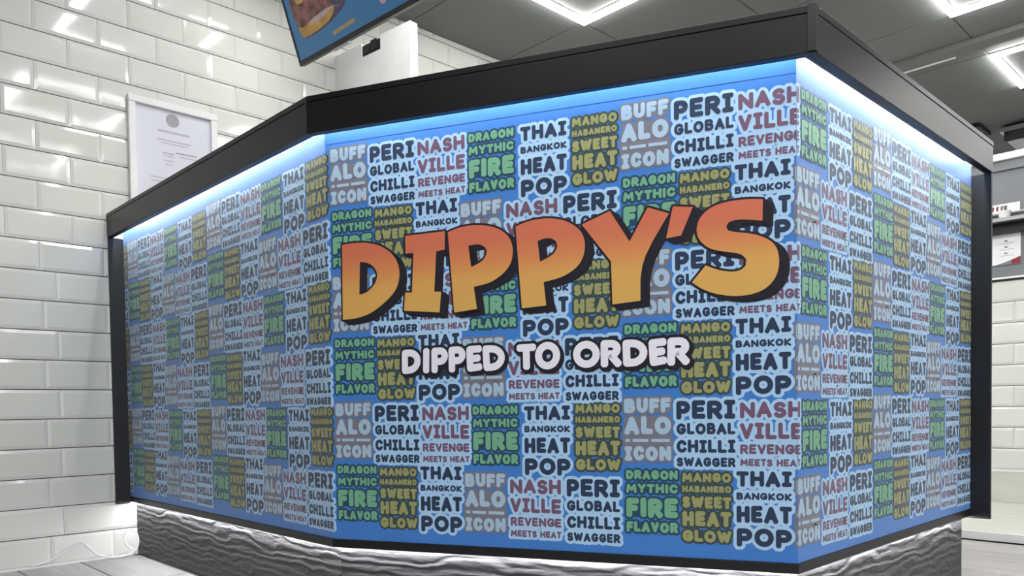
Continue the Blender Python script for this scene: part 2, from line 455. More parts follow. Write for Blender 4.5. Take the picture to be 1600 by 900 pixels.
for i in range(3):
    L = LEN[i]; x0 = FIN if i == 0 else 0; x1 = L
    p = MB(); p.poly([(x0, HB, 0), (x1, HB, 0), (x1, 1.19, 0), (x0, 1.19, 0)], 'blue')
    p.poly([(x0, HB, -.012), (x0, 1.19, -.012), (x1, 1.19, -.012), (x1, HB, -.012)], 'black')
    p.poly([(x0, 1.19, 0), (x1, 1.19, 0), (x1, 1.19, -.012), (x0, 1.19, -.012)], 'blue')
    p.poly([(x0, HB, 0), (x0, HB, -.012), (x1, HB, -.012), (x1, HB, 0)], 'blue')
    p.poly([(x0, HB, 0), (x0, 1.19, 0), (x0, 1.19, -.012), (x0, HB, -.012)], 'blue')
    p.poly([(x1, HB, 0), (x1, HB, -.012), (x1, 1.19, -.012), (x1, 1.19, 0)], 'blue')
    o = obj('graphic_panel', p, counter, frame(i)); panels.append(o)
    # thin raised edge strip near the top of the print
    if i == 1:
        s_ = MB(); s_.poly([(0, 1.151, .0006), (L, 1.151, .0006), (L, 1.19, .0006), (0, 1.19, .0006)], 'blue')
        s_.poly([(0, 1.151, 0), (L, 1.151, 0), (L, 1.151, .0006), (0, 1.151, .0006)], 'blue')
        obj('upper_edge_strip', s_, o, frame(i))
for i in range(3):
    obj('fascia_board', band(i, DO, DO - .02, HF, HS - .0008, 'fascia', ext=.012), counter, bevel=.0012)
    obj('bottom_rail', band(i, .003, -.03, HT, HB - .0006, 'black'), counter, bevel=.001)
    b_ = MB(); T = (P[i + 1] - P[i]).normalized()
    a = offs(-.022); c = offs(-.04)
    W = frame(i)
    loc = lambda v: W.inverted() @ Vector((v.x, v.y, 0))
    q = [a[i], a[i + 1], c[i + 1], c[i]]
    lq = [loc(v) for v in q]
    z0, z1 = .0005, HT - .0006
    for k in range(4):
        u, v = lq[k], lq[(k + 1) % 4]
        b_.poly([(u.x, z0, u.z), (v.x, z0, v.z), (v.x, z1, v.z), (u.x, z1, u.z)], 'plinth')
    b_.poly([(v.x, z1, v.z) for v in lq], 'plinth')
    obj('plinth_board', b_, counter, W)
    obj('upper_light_strip', band(i, DO - .0205, DO - .029, HF + .053, HF + .059, 'led'), counter)
    obj('lower_light_strip', band(i, -.011, -.019, HT - .0012, HT - .0001, 'ledlow'), counter)
a, b = offs(DO + .001, .013), offs(-.42, .013)
s_ = MB(); s_.prism([tuple(v) for v in a] + [tuple(v) for v in b[::-1]], HS, HTOP, 'fascia'); obj('countertop', s_, counter, bevel=.001)
s_ = MB()
for i in range(3): band(i, DO - .021, -.02, HF + .061, HS - .001, 'black', s_, ext=.0)
obj('recess_backing', s_, counter)
# end fins
s_ = MB(); s_.box(XW + .0005, XW + FIN, P[0].y - DO + .001, P[0].y - .0002, HFIN, HF - .0005, 'finmat'); obj('end_fin', s_, counter, bevel=.001)
s_ = MB(); s_.box(P[3].x - .02, P[3].x + DO - .001, Y3 + .0003, Y3 + .012, HFIN, HF - .0005, 'finmat'); obj('end_fin', s_, counter, bevel=.001)
# corner trims on the fascia
for i, k in ((1, .004), (2, .012)):
    c = offs(DO)[i]; T0 = (P[i] - P[i - 1]).normalized(); T1 = (P[i + 1] - P[i]).normalized() if i < 2 else Vector((0, 1))
    o_ = offs(DO + .0022)[i]
    N0 = Vector((T0.y, -T0.x)); N1 = Vector((T1.y, -T1.x))
    pl = [c + N0 * .0003 - T0 * k, c + N0 * .0022 - T0 * k, o_, c + N1 * .0022 + T1 * k, c + N1 * .0003 + T1 * k, offs(DO + .0003)[i]]
    s_ = MB(); s_.prism([tuple(v) for v in pl], HF + .003, HTOP + (.002 if i == 2 else -.002), 'blacktrim', 'silver' if i == 2 else 'blacktrim')
    obj('corner_trim', s_, counter)

# ------------------------------------------------------------------ printed lettering
def arc(cx, cy, rx, ry, a0, a1, n=9):
    return [(cx + rx * math.cos(math.radians(a0 + (a1 - a0) * k / (n - 1))), cy + ry * math.sin(math.radians(a0 + (a1 - a0) * k / (n - 1)))) for k in range(n)]
G = {
 'A': (1.0, [[(0, 0), (.5, 1), (1, 0)], [(.2, .3), (.8, .3)]]),
 'B': (.9, [[(0, .53), (0, 0), (.55, 0)] + arc(.6, .265, .4, .265, -90, 90) + [(0, .53), (0, 1), (.5, 1)] + arc(.55, .77, .35, .235, 90, -90)]),
 'C': (.92, [arc(.55, .5, .55, .5, 38, 322, 16)]),
 'D': (.95, [[(0, 0), (0, 1), (.3, 1)] + arc(.35, .5, .65, .5, 90, -90, 12) + [(0, 0)]]),
 'E': (.82, [[(1, 1), (0, 1), (0, 0), (1, 0)], [(0, .5), (.85, .5)]]),
 'F': (.8, [[(1, 1), (0, 1), (0, 0)], [(0, .48), (.85, .48)]]),
 'G': (1.0, [arc(.52, .5, .52, .5, 42, 340, 16) + [(1, .45), (.6, .45)]]),
 'H': (.95, [[(0, 0), (0, 1)], [(1, 0), (1, 1)], [(0, .5), (1, .5)]]),
 'I': (.34, [[(.5, 0), (.5, 1)]]),
 'J': (.66, [[(.5, 0), (.5, 1)], [(0, 0), (1, 0)], [(0, 1), (1, 1)]]),       # I with serifs
 'K': (.92, [[(0, 0), (0, 1)], [(.95, 1), (.1, .45), (1, 0)]]),
 'L': (.78, [[(0, 1), (0, 0), (1, 0)]]),
 'M': (1.2, [[(0, 0), (.1, 1), (.5, .3), (.9, 1), (1, 0)]]),
 'N': (1.0, [[(0, 0), (0, 1), (1, 0), (1, 1)]]),
 'O': (1.06, [arc(.5, .5, .5, .5, 90, 450, 21)]),
 'P': (.86, [[(0, 0), (0, 1), (.5, 1)] + arc(.55, .71, .45, .29, 90, -90) + [(0, .42)]]),
 'R': (.92, [[(0, 0), (0, 1), (.5, 1)] + arc(.55, .73, .42, .27, 90, -90) + [(0, .46)], [(.45, .46), (1, 0)]]),
 'S': (.84, [arc(.5, .755, .46, .245, 30, 250, 11) + arc(.5, .26, .5, .26, 75, -150, 11)]),
 'T': (.86, [[(0, 1), (1, 1)], [(.5, 1), (.5, 0)]]),
 'U': (.92, [[(0, 1), (0, .4)] + arc(.5, .4, .5, .4, 180, 360, 11) + [(1, 1)]]),
 'V': (.95, [[(0, 1), (.5, 0), (1, 1)]]),
 'W': (1.3, [[(0, 1), (.25, 0), (.5, .85), (.75, 0), (1, 1)]]),
 'X': (.9, [[(0, 0), (1, 1)], [(0, 1), (1, 0)]]),
 'Y': (.92, [[(0, 1), (.5, .48), (1, 1)], [(.5, .48), (.5, 0)]]),
}
def disc(c, r, n=10): return [(c[0] + r * math.cos(2 * math.pi * k / n), c[1] + r * math.sin(2 * math.pi * k / n)) for k in range(n)]
def thick(pl, r):
    """convex pieces that together draw the polyline pl with a pen of radius r"""
    pl = [pl[0]] + [b for a, b in zip(pl, pl[1:]) if abs(a[0] - b[0]) + abs(a[1] - b[1]) > 1e-7]
    n = len(pl); out = []
    dirs = []
    for a, b in zip(pl, pl[1:]):
        l = math.hypot(b[0] - a[0], b[1] - a[1]); dirs.append(((b[0] - a[0]) / l, (b[1] - a[1]) / l))
    closed = math.hypot(pl[0][0] - pl[-1][0], pl[0][1] - pl[-1][1]) < 1e-6
    off0 = []; off1 = []
    def miter(d0, d1):
        cs = d0[0] * d1[0] + d0[1] * d1[1]
        if cs < .6: return None
        mx_, my_ = -(d0[1] + d1[1]), d0[0] + d1[0]; l = math.hypot(mx_, my_); k = 1 / (l / 2) if l else 1
        return (mx_ / l * k, my_ / l * k)
    for j in range(n):
        din = dirs[j - 1] if j > 0 else (dirs[-1] if closed else None)
        dout = dirs[j] if j < n - 1 else (dirs[0] if closed else None)
        if din is None or dout is None:
            d = dout or din; s = 1 if din else -1
            c = pl[j]; nx, ny = -d[1], d[0]
            out.append([(c[0] + nx * r, c[1] + ny * r), (c[0] + nx * r + s * d[0] * r * .45, c[1] + ny * r + s * d[1] * r * .45),
                        (c[0] + nx * r * .5 + s * d[0] * r, c[1] + ny * r * .5 + s * d[1] * r), (c[0] - nx * r * .5 + s * d[0] * r, c[1] - ny * r * .5 + s * d[1] * r),
                        (c[0] - nx * r + s * d[0] * r * .45, c[1] - ny * r + s * d[1] * r * .45), (c[0] - nx * r, c[1] - ny * r)][::(-1 if s > 0 else 1)])
            off0.append((nx, ny)); off1.append((nx, ny)); continue
        mm = miter(din, dout)
        if mm is None:
            out.append(disc(pl[j], r)); off0.append((-din[1], din[0])); off1.append((-dout[1], dout[0]))
        else: off0.append(mm); off1.append(mm)
    for j in range(n - 1):
        a, b = pl[j], pl[j + 1]; na, nb = off1[j], off0[j + 1]
        out.append([(a[0] - na[0] * r, a[1] - na[1] * r), (b[0] - nb[0] * r, b[1] - nb[1] * r), (b[0] + nb[0] * r, b[1] + nb[1] * r), (a[0] + na[0] * r, a[1] + na[1] * r)])
    return out
def word_strokes(word, x0, x1, y0, y1, rk):
    """skeleton strokes of a word filling the box; pen radius = rk * height"""
    h = y1 - y0; r = rk * h
    ws = [.42 if c == ' ' else G[c][0] for c in word]; gap = .11
    tot = sum(ws) + gap * (len(word) - 1); k = (x1 - x0) / tot
    st = []; x = x0
    for idx, (c, wd) in enumerate(zip(word, ws)):
        W = wd * k
        if c != ' ':
            rr = min(r, W * .5); jig = (.035 if idx % 2 else -.02) * h
            for pl in G[c][1]:
                st.append([(x + rr + u * max(0, W - 2 * rr), y0 + r + v * (h - 2 * r) + jig * .5) for u, v in pl])
        x += W + gap * k
    return st, r
TYPES = {   # width, tops in rows A and B, starts in rows A and B, halo, lines
 'BUFF': (.096, .543, .383, 1.448, 1.783, ('buff', 'buffedge', .0042, .155), [('BUFF', 0, .030), ('ALO', .037, .074), ('-', .083, .0895), ('JCON', .098, .128)]),
 'PERI': (.115, .5365, .375, 1.555, 2.020, ('navy', 'halo', .0064, .135), [('PERJ', 0, .037), ('GLOBAL', .045, .0675), ('CHJLLJ', .0785, .104), ('SWAGGER', .1135, .132)]),
 'NASH': (.116, .532, .372, 1.679, 1.891, ('plum', 'halo', .006, .13), [('NASH', 0, .031), ('VJLLE', .041, .072), ('REVENGE', .0825, .1015), ('MEETS HEAT', .111, .125)]),
 'DRAG': (.106, .532, .396, 1.8045, 1.4505, ('green', 'greenedge', .0042, .155), [('DRAGON', 0, .019), ('MYTHIC', .028, .047), ('FIRE', .057, .097), ('FLAVOR', .106, .1275)]),
 'THAI': (.103, .530, .397, 1.926, 1.6715, ('navy', 'halo', .0064, .14), [('THAJ', 0, .030), ('BANGKOK', .042, .056), ('HEAT', .068, .101), ('POP', .112, .148)]),
 'MANG': (.096, .533, .3925, 2.041, 1.5655, ('olive', 'oliveedge', .0042, .155), [('MANGO', 0, .019), ('HABANERO', .026, .0395), ('SWEET', .0475, .071), ('HEAT', .0775, .1075), ('GLOW', .115, .139)]),
}
PER, VPER = .698, .2975
tmpl = {}
for ti, (k, (wd, ta, tb, sa, sb, (fill, edge, hw, rk), lines)) in enumerate(TYPES.items()):
    ps = []; cnt = [ti * 5, ti * 5]
    def zz(layer):
        cnt[layer] += 1; return (.0002 if layer == 0 else .0007) + .000013 * (cnt[layer] % 24)
    for word, a, b in lines:
        if word == '-':
            for u0, u1 in ((.02, .12), (.18, .52), (.58, .97)): ps.append(([(wd * u0, -b), (wd * u1, -b), (wd * u1, -a), (wd * u0, -a)], fill, zz(1)))
            ps.append(([(-hw, -b - .007), (wd + hw, -b - .007), (wd + hw, -a + .007), (-hw, -a + .007)], edge, zz(0))); continue
        st, r = word_strokes(word, 0, wd, -b, -a, rk)
        for pl in st:
            ps += [(q, fill, zz(1)) for q in thick(pl, r)]
            ps += [(q, edge, zz(0)) for q in thick(pl, r + hw)]
        if edge != 'halo':      # dark stickers are solid between the letters
            ps.append(([(0, -b), (wd, -b), (wd, -a), (0, -a)], edge, .00015))
    tmpl[k] = ps
def clipx(pl, lo, hi):
    for s, lim in ((1, lo), (-1, hi)):
        out = []
        for a, b in zip(pl, pl[1:] + pl[:1]):
            ia, ib = s * (a[0] - lim) >= 0, s * (b[0] - lim) >= 0
            if ia: out.append(a)
            if ia != ib:
                t_ = (lim - a[0]) / (b[0] - a[0]); out.append((lim, a[1] + t_ * (b[1] - a[1])))
        pl = out
        if len(pl) < 3: return None
    return pl
for i in range(3):
    lo, hi = S0[i] + (FIN if i == 0 else 0), S0[i] + LEN[i]
    mbx = MB()
    for k, (wd, ta, tb, sa, sb, st_, ln) in TYPES.items():
        for top0, s0 in ((ta, sa), (tb, sb)):
            for per in range(-4, 5):
                s = s0 + per * PER
                if s + wd + .01 < lo or s - .01 > hi: continue
                inside = s - .01 > lo and s + wd + .01 < hi
                for v in range(3):
                    top = top0 + VPER * v
                    for pl, mk, z in tmpl[k]:
                        q = [(x + s, y + top) for x, y in pl]
                        if not inside:
                            q = clipx(q, lo + .0002, hi - .0002)
                            if not q: continue
                        mbx.poly([(x - S0[i], y, z) for x, y in q], mk)
    obj('printed_words', mbx, panels[i], frame(i))

# the logo, flat print on the middle panel (coordinates in metres on that panel)
LOGO = [
([(0.0422, 0.9135), (0.0646, 0.9155), (0.0908, 0.9151), (0.1166, 0.9119), (0.1436, 0.9036), (0.1672, 0.8899), (0.1831, 0.8731), (0.1916, 0.8544), (0.1941, 0.8336), (0.1891, 0.8107), (0.1784, 0.7933), (0.1587, 0.7764), (0.1374, 0.762), (0.1128, 0.7489), (0.0851, 0.7417), (0.0603, 0.7393), (0.0401, 0.7391)],[(0.0897, 0.87), (0.1065, 0.868), (0.1215, 0.861), (0.1318, 0.8498), (0.136, 0.8365), (0.1312, 0.8212), (0.1203, 0.8088), (0.1048, 0.798), (0.0864, 0.7947)]),
([(0.2097, 0.9198), (0.3095, 0.9214), (0.3087, 0.8808), (0.2875, 0.8787), (0.2809, 0.7893), (0.2979, 0.7882), (0.2933, 0.7424), (0.2032, 0.7512), (0.207, 0.7923), (0.2245, 0.7912), (0.2301, 0.8796), (0.2097, 0.8795)],[]),
([(0.3169, 0.9185), (0.3383, 0.925), (0.3633, 0.9283), (0.3909, 0.9277), (0.4212, 0.9221), (0.4451, 0.9116), (0.4628, 0.8957), (0.4708, 0.8759), (0.471, 0.8567), (0.4663, 0.8378), (0.4526, 0.821), (0.4344, 0.8085), (0.4131, 0.7989), (0.3779, 0.7937), (0.3847, 0.7449), (0.3293, 0.7401)],[(0.3662, 0.8842), (0.3841, 0.886), (0.3963, 0.8844), (0.4069, 0.8771), (0.4103, 0.8671), (0.4065, 0.8563), (0.3957, 0.846), (0.3725, 0.8375)]),
([(0.4779, 0.9157), (0.5015, 0.9235), (0.5277, 0.927), (0.5564, 0.9264), (0.5847, 0.9202), (0.607, 0.9082), (0.6235, 0.8934), (0.6316, 0.8755), (0.6322, 0.8569), (0.6284, 0.8387), (0.6171, 0.8209), (0.5973, 0.8077), (0.5746, 0.7986), (0.5402, 0.7929), (0.5453, 0.7431), (0.4899, 0.7403)],[(0.5279, 0.8805), (0.5444, 0.8853), (0.5587, 0.884), (0.5685, 0.877), (0.5718, 0.8673), (0.5683, 0.8569), (0.5582, 0.8469), (0.5327, 0.8363)]),
([(0.6255, 0.9063), (0.686, 0.9282), (0.7264, 0.8623), (0.7642, 0.9275), (0.8071, 0.9113), (0.7486, 0.8196), (0.7478, 0.7411), (0.6893, 0.7368), (0.6873, 0.8249)],[]),
([(0.8149, 0.9243), (0.8545, 0.9192), (0.8308, 0.8651), (0.801, 0.8621)],[]),
([(0.9873, 0.9202), (0.9703, 0.9227), (0.9451, 0.9241), (0.9195, 0.9228), (0.8963, 0.9179), (0.8779, 0.9079), (0.8647, 0.892), (0.8606, 0.8725), (0.8644, 0.8562), (0.8775, 0.8405), (0.8931, 0.832), (0.9164, 0.8259), (0.9369, 0.8224), (0.9496, 0.8169), (0.9559, 0.8078), (0.9545, 0.7962), (0.9469, 0.789), (0.9341, 0.786), (0.9161, 0.7881), (0.898, 0.7934), (0.8785, 0.8025), (0.8514, 0.7712), (0.869, 0.7575), (0.8925, 0.7467), (0.9184, 0.7403), (0.9441, 0.7381), (0.9694, 0.7405), (0.992, 0.7494), (1.007, 0.7639), (1.0157, 0.7839), (1.017, 0.8069), (1.0122, 0.8278), (0.9999, 0.8417), (0.98, 0.8525), (0.9574, 0.859), (0.9346, 0.8626), (0.9218, 0.8669), (0.9185, 0.875), (0.9231, 0.8825), (0.9347, 0.8861), (0.955, 0.8852), (0.9864, 0.8796)],[]),
]
SLOGAN = [
('D',[(0.1958, 0.6621), (0.2444, 0.663), (0.1951, 0.6069), (0.2421, 0.61)]),
('I',[(0.2493, 0.6639), (0.2675, 0.6643), (0.2474, 0.6076), (0.2664, 0.6082)]),
('P',[(0.2713, 0.6641), (0.313, 0.6644), (0.2712, 0.6076), (0.3096, 0.6091)]),
('P',[(0.3138, 0.6646), (0.3559, 0.665), (0.3143, 0.6075), (0.3533, 0.61)]),
('E',[(0.3573, 0.6639), (0.3942, 0.6652), (0.3591, 0.6071), (0.3944, 0.6115)]),
('D',[(0.396, 0.6645), (0.4494, 0.6631), (0.3996, 0.608), (0.4474, 0.6104)]),
('T',[(0.4766, 0.6629), (0.5207, 0.6639), (0.478, 0.608), (0.5199, 0.6092)]),
('O',[(0.5191, 0.6663), (0.5752, 0.666), (0.5183, 0.6076), (0.5745, 0.6079)]),
('O',[(0.6039, 0.6654), (0.6618, 0.664), (0.6032, 0.6091), (0.6611, 0.6077)]),
('R',[(0.6632, 0.6645), (0.7065, 0.6638), (0.6636, 0.6084), (0.7068, 0.6087)]),
('D',[(0.7094, 0.6633), (0.7611, 0.6619), (0.7114, 0.6077), (0.7602, 0.6101)]),
('E',[(0.7631, 0.6612), (0.7994, 0.6633), (0.7671, 0.6066), (0.7999, 0.6127)]),
('R',[(0.8021, 0.6638), (0.8467, 0.6628), (0.8016, 0.6073), (0.8448, 0.609)]),
]
from mathutils.geometry import tessellate_polygon
def smooth(pl, n=2):
    """soften only the gentle corners of an outline (Chaikin); sharp corners stay"""
    for _ in range(n):
        out = []; m_ = len(pl)
        for j in range(m_):
            a, b, c = Vector(pl[j - 1]), Vector(pl[j]), Vector(pl[(j + 1) % m_])
            u, v = (b - a), (c - b)
            ang = u.angle(v) if u.length and v.length else 0
            if ang > .62 or ang < .02: out.append(tuple(b))
            else: out += [tuple(b - u * .25), tuple(b + v * .25)]
        pl = out
    return pl
logo_dark = MB(); nz = 0
LNAME = ['first letter D', 'letter I', 'first letter P', 'second letter P', 'letter Y', 'apostrophe', 'letter S']
SH = (.0165, -.0105)
for li, (outer, hole) in enumerate(LOGO):
    logo_fill = MB()
    outer = smooth(outer); hole = smooth(hole) if hole else None
    loops = [[Vector((x, y, 0)) for x, y in outer]] + ([[Vector((x, y, 0)) for x, y in hole]] if hole else [])
    flat = [v for l in loops for v in l]
    tris = tessellate_polygon(loops)
    for a in tris:
        q = [flat[j] for j in a]
        if (q[1] - q[0]).cross(q[2] - q[0]).z < 0: q = q[::-1]
        logo_fill.poly([(v.x, v.y, .0024) for v in q], 'orange')
    tag(obj('logo_letter', logo_fill, panels[1], frame(1)), 'orange to yellow ' + LNAME[li] + ' of the large logo')
    for st in range(0, 9):
        k = st / 8; z = .0012
        dx, dy = SH[0] * k, SH[1] * k
        if st in (0, 8):
            for a in tris:
                q = [flat[j] for j in a]
                if (q[1] - q[0]).cross(q[2] - q[0]).z < 0: q = q[::-1]
                nz += 1; logo_dark.poly([(v.x + dx, v.y + dy, z + .000013 * (nz % 48)) for v in q], 'dark')
        for l in loops:
            pl = [(v.x + dx, v.y + dy) for v in l]; pl.append(pl[0])
            for q in thick(pl, .0046 if st == 0 else .003): nz += 1; logo_dark.poly([(x, y, z + .000013 * (nz % 48)) for x, y in q], 'dark')
    # the drop shadow's sides: one strip per outline edge
    for l in loops:
        for a, b in zip(l, l[1:] + l[:1]):
            q = [(a.x, a.y), (b.x, b.y), (b.x + SH[0], b.y + SH[1]), (a.x + SH[0], a.y + SH[1])]
            ar = sum(q[j][0] * q[(j + 1) % 4][1] - q[(j + 1) % 4][0] * q[j][1] for j in range(4))
            if ar < 0: q = q[::-1]
            nz += 1
            if abs(ar) > 1e-9: logo_dark.poly([(x, y, .0012 + .000013 * (nz % 48)) for x, y in q], 'dark')
tag(obj('logo_shadow', logo_dark, panels[1], frame(1)), "black outline and drop shadow of the DIPPY'S lettering")
sfs = [MB(), MB(), MB()]; sd = MB(); nz = 0
for ci, (c, (tl, tr, bl, br)) in enumerate(SLOGAN):
    sf = sfs[0 if ci < 6 else 1 if ci < 8 else 2]
    wl = math.hypot(tr[0] - tl[0], tr[1] - tl[1]); hl = math.hypot(tl[0] - bl[0], tl[1] - bl[1]); r = .0077
    for pl in G[c][1]:
        q = []
        for u, v in pl:
            uu = (r + u * (wl - 2 * r)) / wl; vv = (r + v * (hl - 2 * r)) / hl
            if c == 'I': uu = .5
            q.append(tuple(tl[d] * (1 - uu) * vv + tr[d] * uu * vv + bl[d] * (1 - uu) * (1 - vv) + br[d] * uu * (1 - vv) for d in (0, 1)))
        for s_ in thick(q, r + .0002): nz += 1; sf.poly([(x, y, .0024 + .000013 * (nz % 24)) for x, y in s_], 'white')
        for dx, dy, rr in ((0, 0, .0062), (.0018, -.002, .006), (.0036, -.004, .0056)):
            for s_ in thick([(x + dx, y + dy) for x, y in q], r + rr): nz += 1; sd.poly([(x, y, .0012 + .000013 * (nz % 48)) for x, y in s_], 'dark')
tag(obj('slogan_outline', sd, panels[1], frame(1)), 'black outline of the white slogan')
for sf, wd_ in zip(sfs, ('DIPPED', 'TO', 'ORDER')): tag(obj('slogan_word', sf, panels[1], frame(1)), 'white word ' + wd_ + ' of the slogan')

# ------------------------------------------------------------------ certificate frame on the tiled wall
cy0, cy1, cz0, cz1 = .998, 1.328, 1.2535, 1.695
e = tag(empty('certificate_frame', (XW + .002, (cy0 + cy1) / 2, cz0)), 'white picture frame holding a printed certificate on the tiled wall', 'frame')
fw, fd = .026, .022
r = MB(); X0, X1 = XW + .0005, XW + fd
for (a, b, c, d) in ((cy0, cy1, cz1 - fw, cz1), (cy0, cy1, cz0, cz0 + fw), (cy0, cy0 + fw, cz0 + fw, cz1 - fw), (cy1 - fw, cy1, cz0 + fw, cz1 - fw)):
    r.box(X0, X1, a, b, c, d, 'whitepaint')
obj('frame_moulding', r, e, bevel=.004)
r = MB(); r.box(X0, XW + .008, cy0 + fw - .002, cy1 - fw + .002, cz0 + fw - .002, cz1 - fw + .002, 'mount'); doc = obj('certificate', r, e)
r = MB(); xf = XW + .0084
def yz(mbx, y, z, hw, hh, k, slant=0):
    mbx.poly([(xf, y - hw, z - hh), (xf, y + hw, z - hh), (xf, y + hw, z + hh), (xf, y - hw, z + hh)], k)
cyc = (cy0 + cy1) / 2
r.poly([(xf, cyc - .004 + .025 * math.cos(a * math.pi / 12), 1.635 + .025 * math.sin(a * math.pi / 12)) for a in range(24)], 'inkgrey')
obj('certificate_seal', r, doc); r = MB()
for zz, hw, k, hh in ((1.589, .058, 'inkpale', .004), (1.556, .062, 'inkpale', .0025), (1.545, .05, 'inkpale', .002), (1.508, .02, 'inkgrey', .0018), (1.498, .022, 'inkpale', .0018), (1.48, .018, 'inkpale', .0018), (1.466, .012, 'inkpale', .0018)):
    yz(r, cyc - (.0 if hw > .03 else .022), zz, hw, hh, k)
yz(r, cyc + .045, 1.516, .04, .0022, 'inkgrey'); yz(r, cyc + .05, 1.503, .035, .0018, 'inkpale')
for zz, yy, hw in ((1.412, cyc - .06, .03), (1.398, cyc - .06, .028), (1.372, cyc - .07, .012), (1.355, cyc - .07, .012)): yz(r, yy, zz, hw, .0018, 'inkpale')
rr = random.Random(3)
for row in range(5):
    y = cyc - .028
    while y < cyc + .05:
        ww = rr.uniform(.003, .008); yz(r, y + ww, 1.415 - row * .011, ww, .0032, 'inkdark'); y += ww * 2 + .003
obj('certificate_print', r, doc)['kind'] = 'stuff'

# ------------------------------------------------------------------ white cable along the wall foot
pts = [(-3.078, .645, .010), (-3.075, .668, .0135), (-3.072, .70, .022), (-3.072, .747, .046), (-3.072, .785, .068), (-3.072, .804, .0725), (-3.072, .83, .045), (-3.068, .855, .02),
       (-3.06, .90, .006), (-3.048, .942, .010), (-3.04, .972, .030), (-3.038, .980, .062), (-3.04, .972, .092), (-3.044, .957, .104), (-3.05, .943, .094),
       (-3.054, .938, .07), (-3.054, .944, .048), (-3.052, .955, .034), (-3.05, .966, .030)]
def catmull(p, k=6):
    out = []
    for j in range(len(p) - 1):
        a, b, c, d = [Vector(p[min(max(q, 0), len(p) - 1)]) for q in (j - 1, j, j + 1, j + 2)]
        for s_ in range(k):
            t_ = s_ / k
            out.append(.5 * ((2 * b) + (c - a) * t_ + (2 * a - 5 * b + 4 * c - d) * t_ ** 2 + (3 * b - a - 3 * c + d) * t_ ** 3))
    out.append(Vector(p[-1])); return out
r = MB(); r.tube(catmull(pts), .0033, 'whiteplastic', 8)
tag(obj('white_cable', r, smooth=True), 'thin white cable looped on the floor against the tiled wall beside the counter', 'cable')
r = MB(); r.tube(catmull([(XW + .011, -.1, .012), (XW + .011, .2, .011), (XW + .0105, .45, .010), (XW + .011, .63, .0095)]), .0033, 'whiteplastic', 8)

# ------------------------------------------------------------------ white end panel behind the counter
d = Vector((.9953, .097, 0)); bk = Vector((-.097, .9953, 0)); c0 = Vector((XW + .001, 1.872, 0)); Lp = .495; Ht = 2.091
hx0, hx1, hz = .185, .31, .058
e = tag(empty('end_panel', c0 + d * .25), 'tall white upright panel standing behind the counter with a cable notch in its top', 'panel')
Wm = Matrix(((d.x, 0, bk.x, c0.x), (d.y, 0, bk.y, c0.y), (0, 1, 0, 0), (0, 0, 0, 1)))
outl = [(0, .002), (Lp, .002), (Lp, Ht), (hx1, Ht), (hx1, Ht - hz), (hx0, Ht - hz), (hx0, Ht), (0, Ht)]
r = MB(); th = .04; n_ = len(outl)
for a, b in ((0, 3), ):
    pass
def plate(mbx, rects, th, k):
    for x0, x1, z0, z1 in rects:
        mbx.prism([(x0, z0), (x1, z0), (x1, z1), (x0, z1)], 0, th, k)
plate(r, [(0, hx0, .002, Ht), (hx0, hx1, .002, Ht - hz), (hx1, Lp, .002, Ht)], th, 'whiteboard')
obj('board', r, e, Wm)
e2 = tag(empty('black_socket_box', c0 + d * .25 + Vector((0, 0, Ht - hz))), 'small black box sitting in the notch of the white upright panel', 'box')
r = MB(); plate(r, [(hx0 + .002, hx1 - .002, Ht - hz + .0005, Ht - .009), (hx0 + .055, hx1 - .03, Ht - .009, Ht - .001)], .03, 'black')
obj('box_body', r, e2, Wm @ Matrix.Translation((0, 0, .005)))
r = MB(); plate(r, [(hx0 + .02, hx0 + .05, Ht - hz + .012, Ht - .022), (hx0 + .07, hx0 + .1, Ht - hz + .012, Ht - .022)], .004, 'blacktrim')
obj('socket_plate', r, e2, Wm @ Matrix.Translation((0, 0, .0015)))

# ------------------------------------------------------------------ menu screen hung above the counter
tau = math.radians(18.5)
c0 = Vector((-2.7206, 1.5, 1.8246)); d = Vector((.99827, .0588, 0)); bk = Vector((-.0588, .99827, 0))
up = Vector((0, 0, 1)) * math.cos(tau) - bk * math.sin(tau); nb = bk * math.cos(tau) + Vector((0, 0, 1)) * math.sin(tau)
Wt = Matrix(((d.x, up.x, nb.x, c0.x), (d.y, up.y, nb.y, c0.y), (d.z, up.z, nb.z, c0.z), (0, 0, 0, 1)))   # local x right, y up, z away from viewer
e = tag(empty('menu_screen', c0 + d * .48), 'flat menu screen hung high above the counter showing a filled bun on blue', 'screen')
TW, TH = .96, .555; bz = .011
r = MB(); plate(r, [(0, TW, 0, bz * 1.5), (0, TW, TH - bz, TH), (0, bz * .7, bz * 1.5, TH - bz), (TW - bz, TW, bz * 1.5, TH - bz)], .022, 'black'); obj('bezel', r, e, Wt)
r = MB(); r.prism([(bz * .7, bz * 1.5), (TW - bz, bz * 1.5), (TW - bz, TH - bz), (bz * .7, TH - bz)], .003, .02, 'screen'); scr = obj('screen_panel', r, e, Wt)
r = MB(); 
bkp = [(.02, .004, .022), (.94, .004, .022), (.94, .55, .022), (.02, .55, .022)]; bkq = [(.12, .05, .062), (.84, .05, .062), (.84, .46, .062), (.12, .46, .062)]
r.poly(bkq, 'black')
for j in range(4):
    q = (j + 1) % 4; r.poly([bkp[j], bkq[j], bkq[q], bkp[q]], 'black')
obj('rear_housing', r, e, Wt)
r = MB(); plate(r, [(.4, .5, .0, .006)], .02, 'steel'); obj('infrared_window', r, e, Wt @ Matrix.Translation((-.2, -.005, .004)))
pic = MB(); zf = .0022
def spoly(pts, k, z=zf): pic.poly([(x, y, z) for x, y in pts][::-1], k)
bun = [(.035, .150), (.045, .105), (.075, .085), (.13, .082), (.22, .105), (.30, .145), (.36, .195), (.375, .235), (.33, .225), (.25, .195), (.16, .165), (.08, .155)]
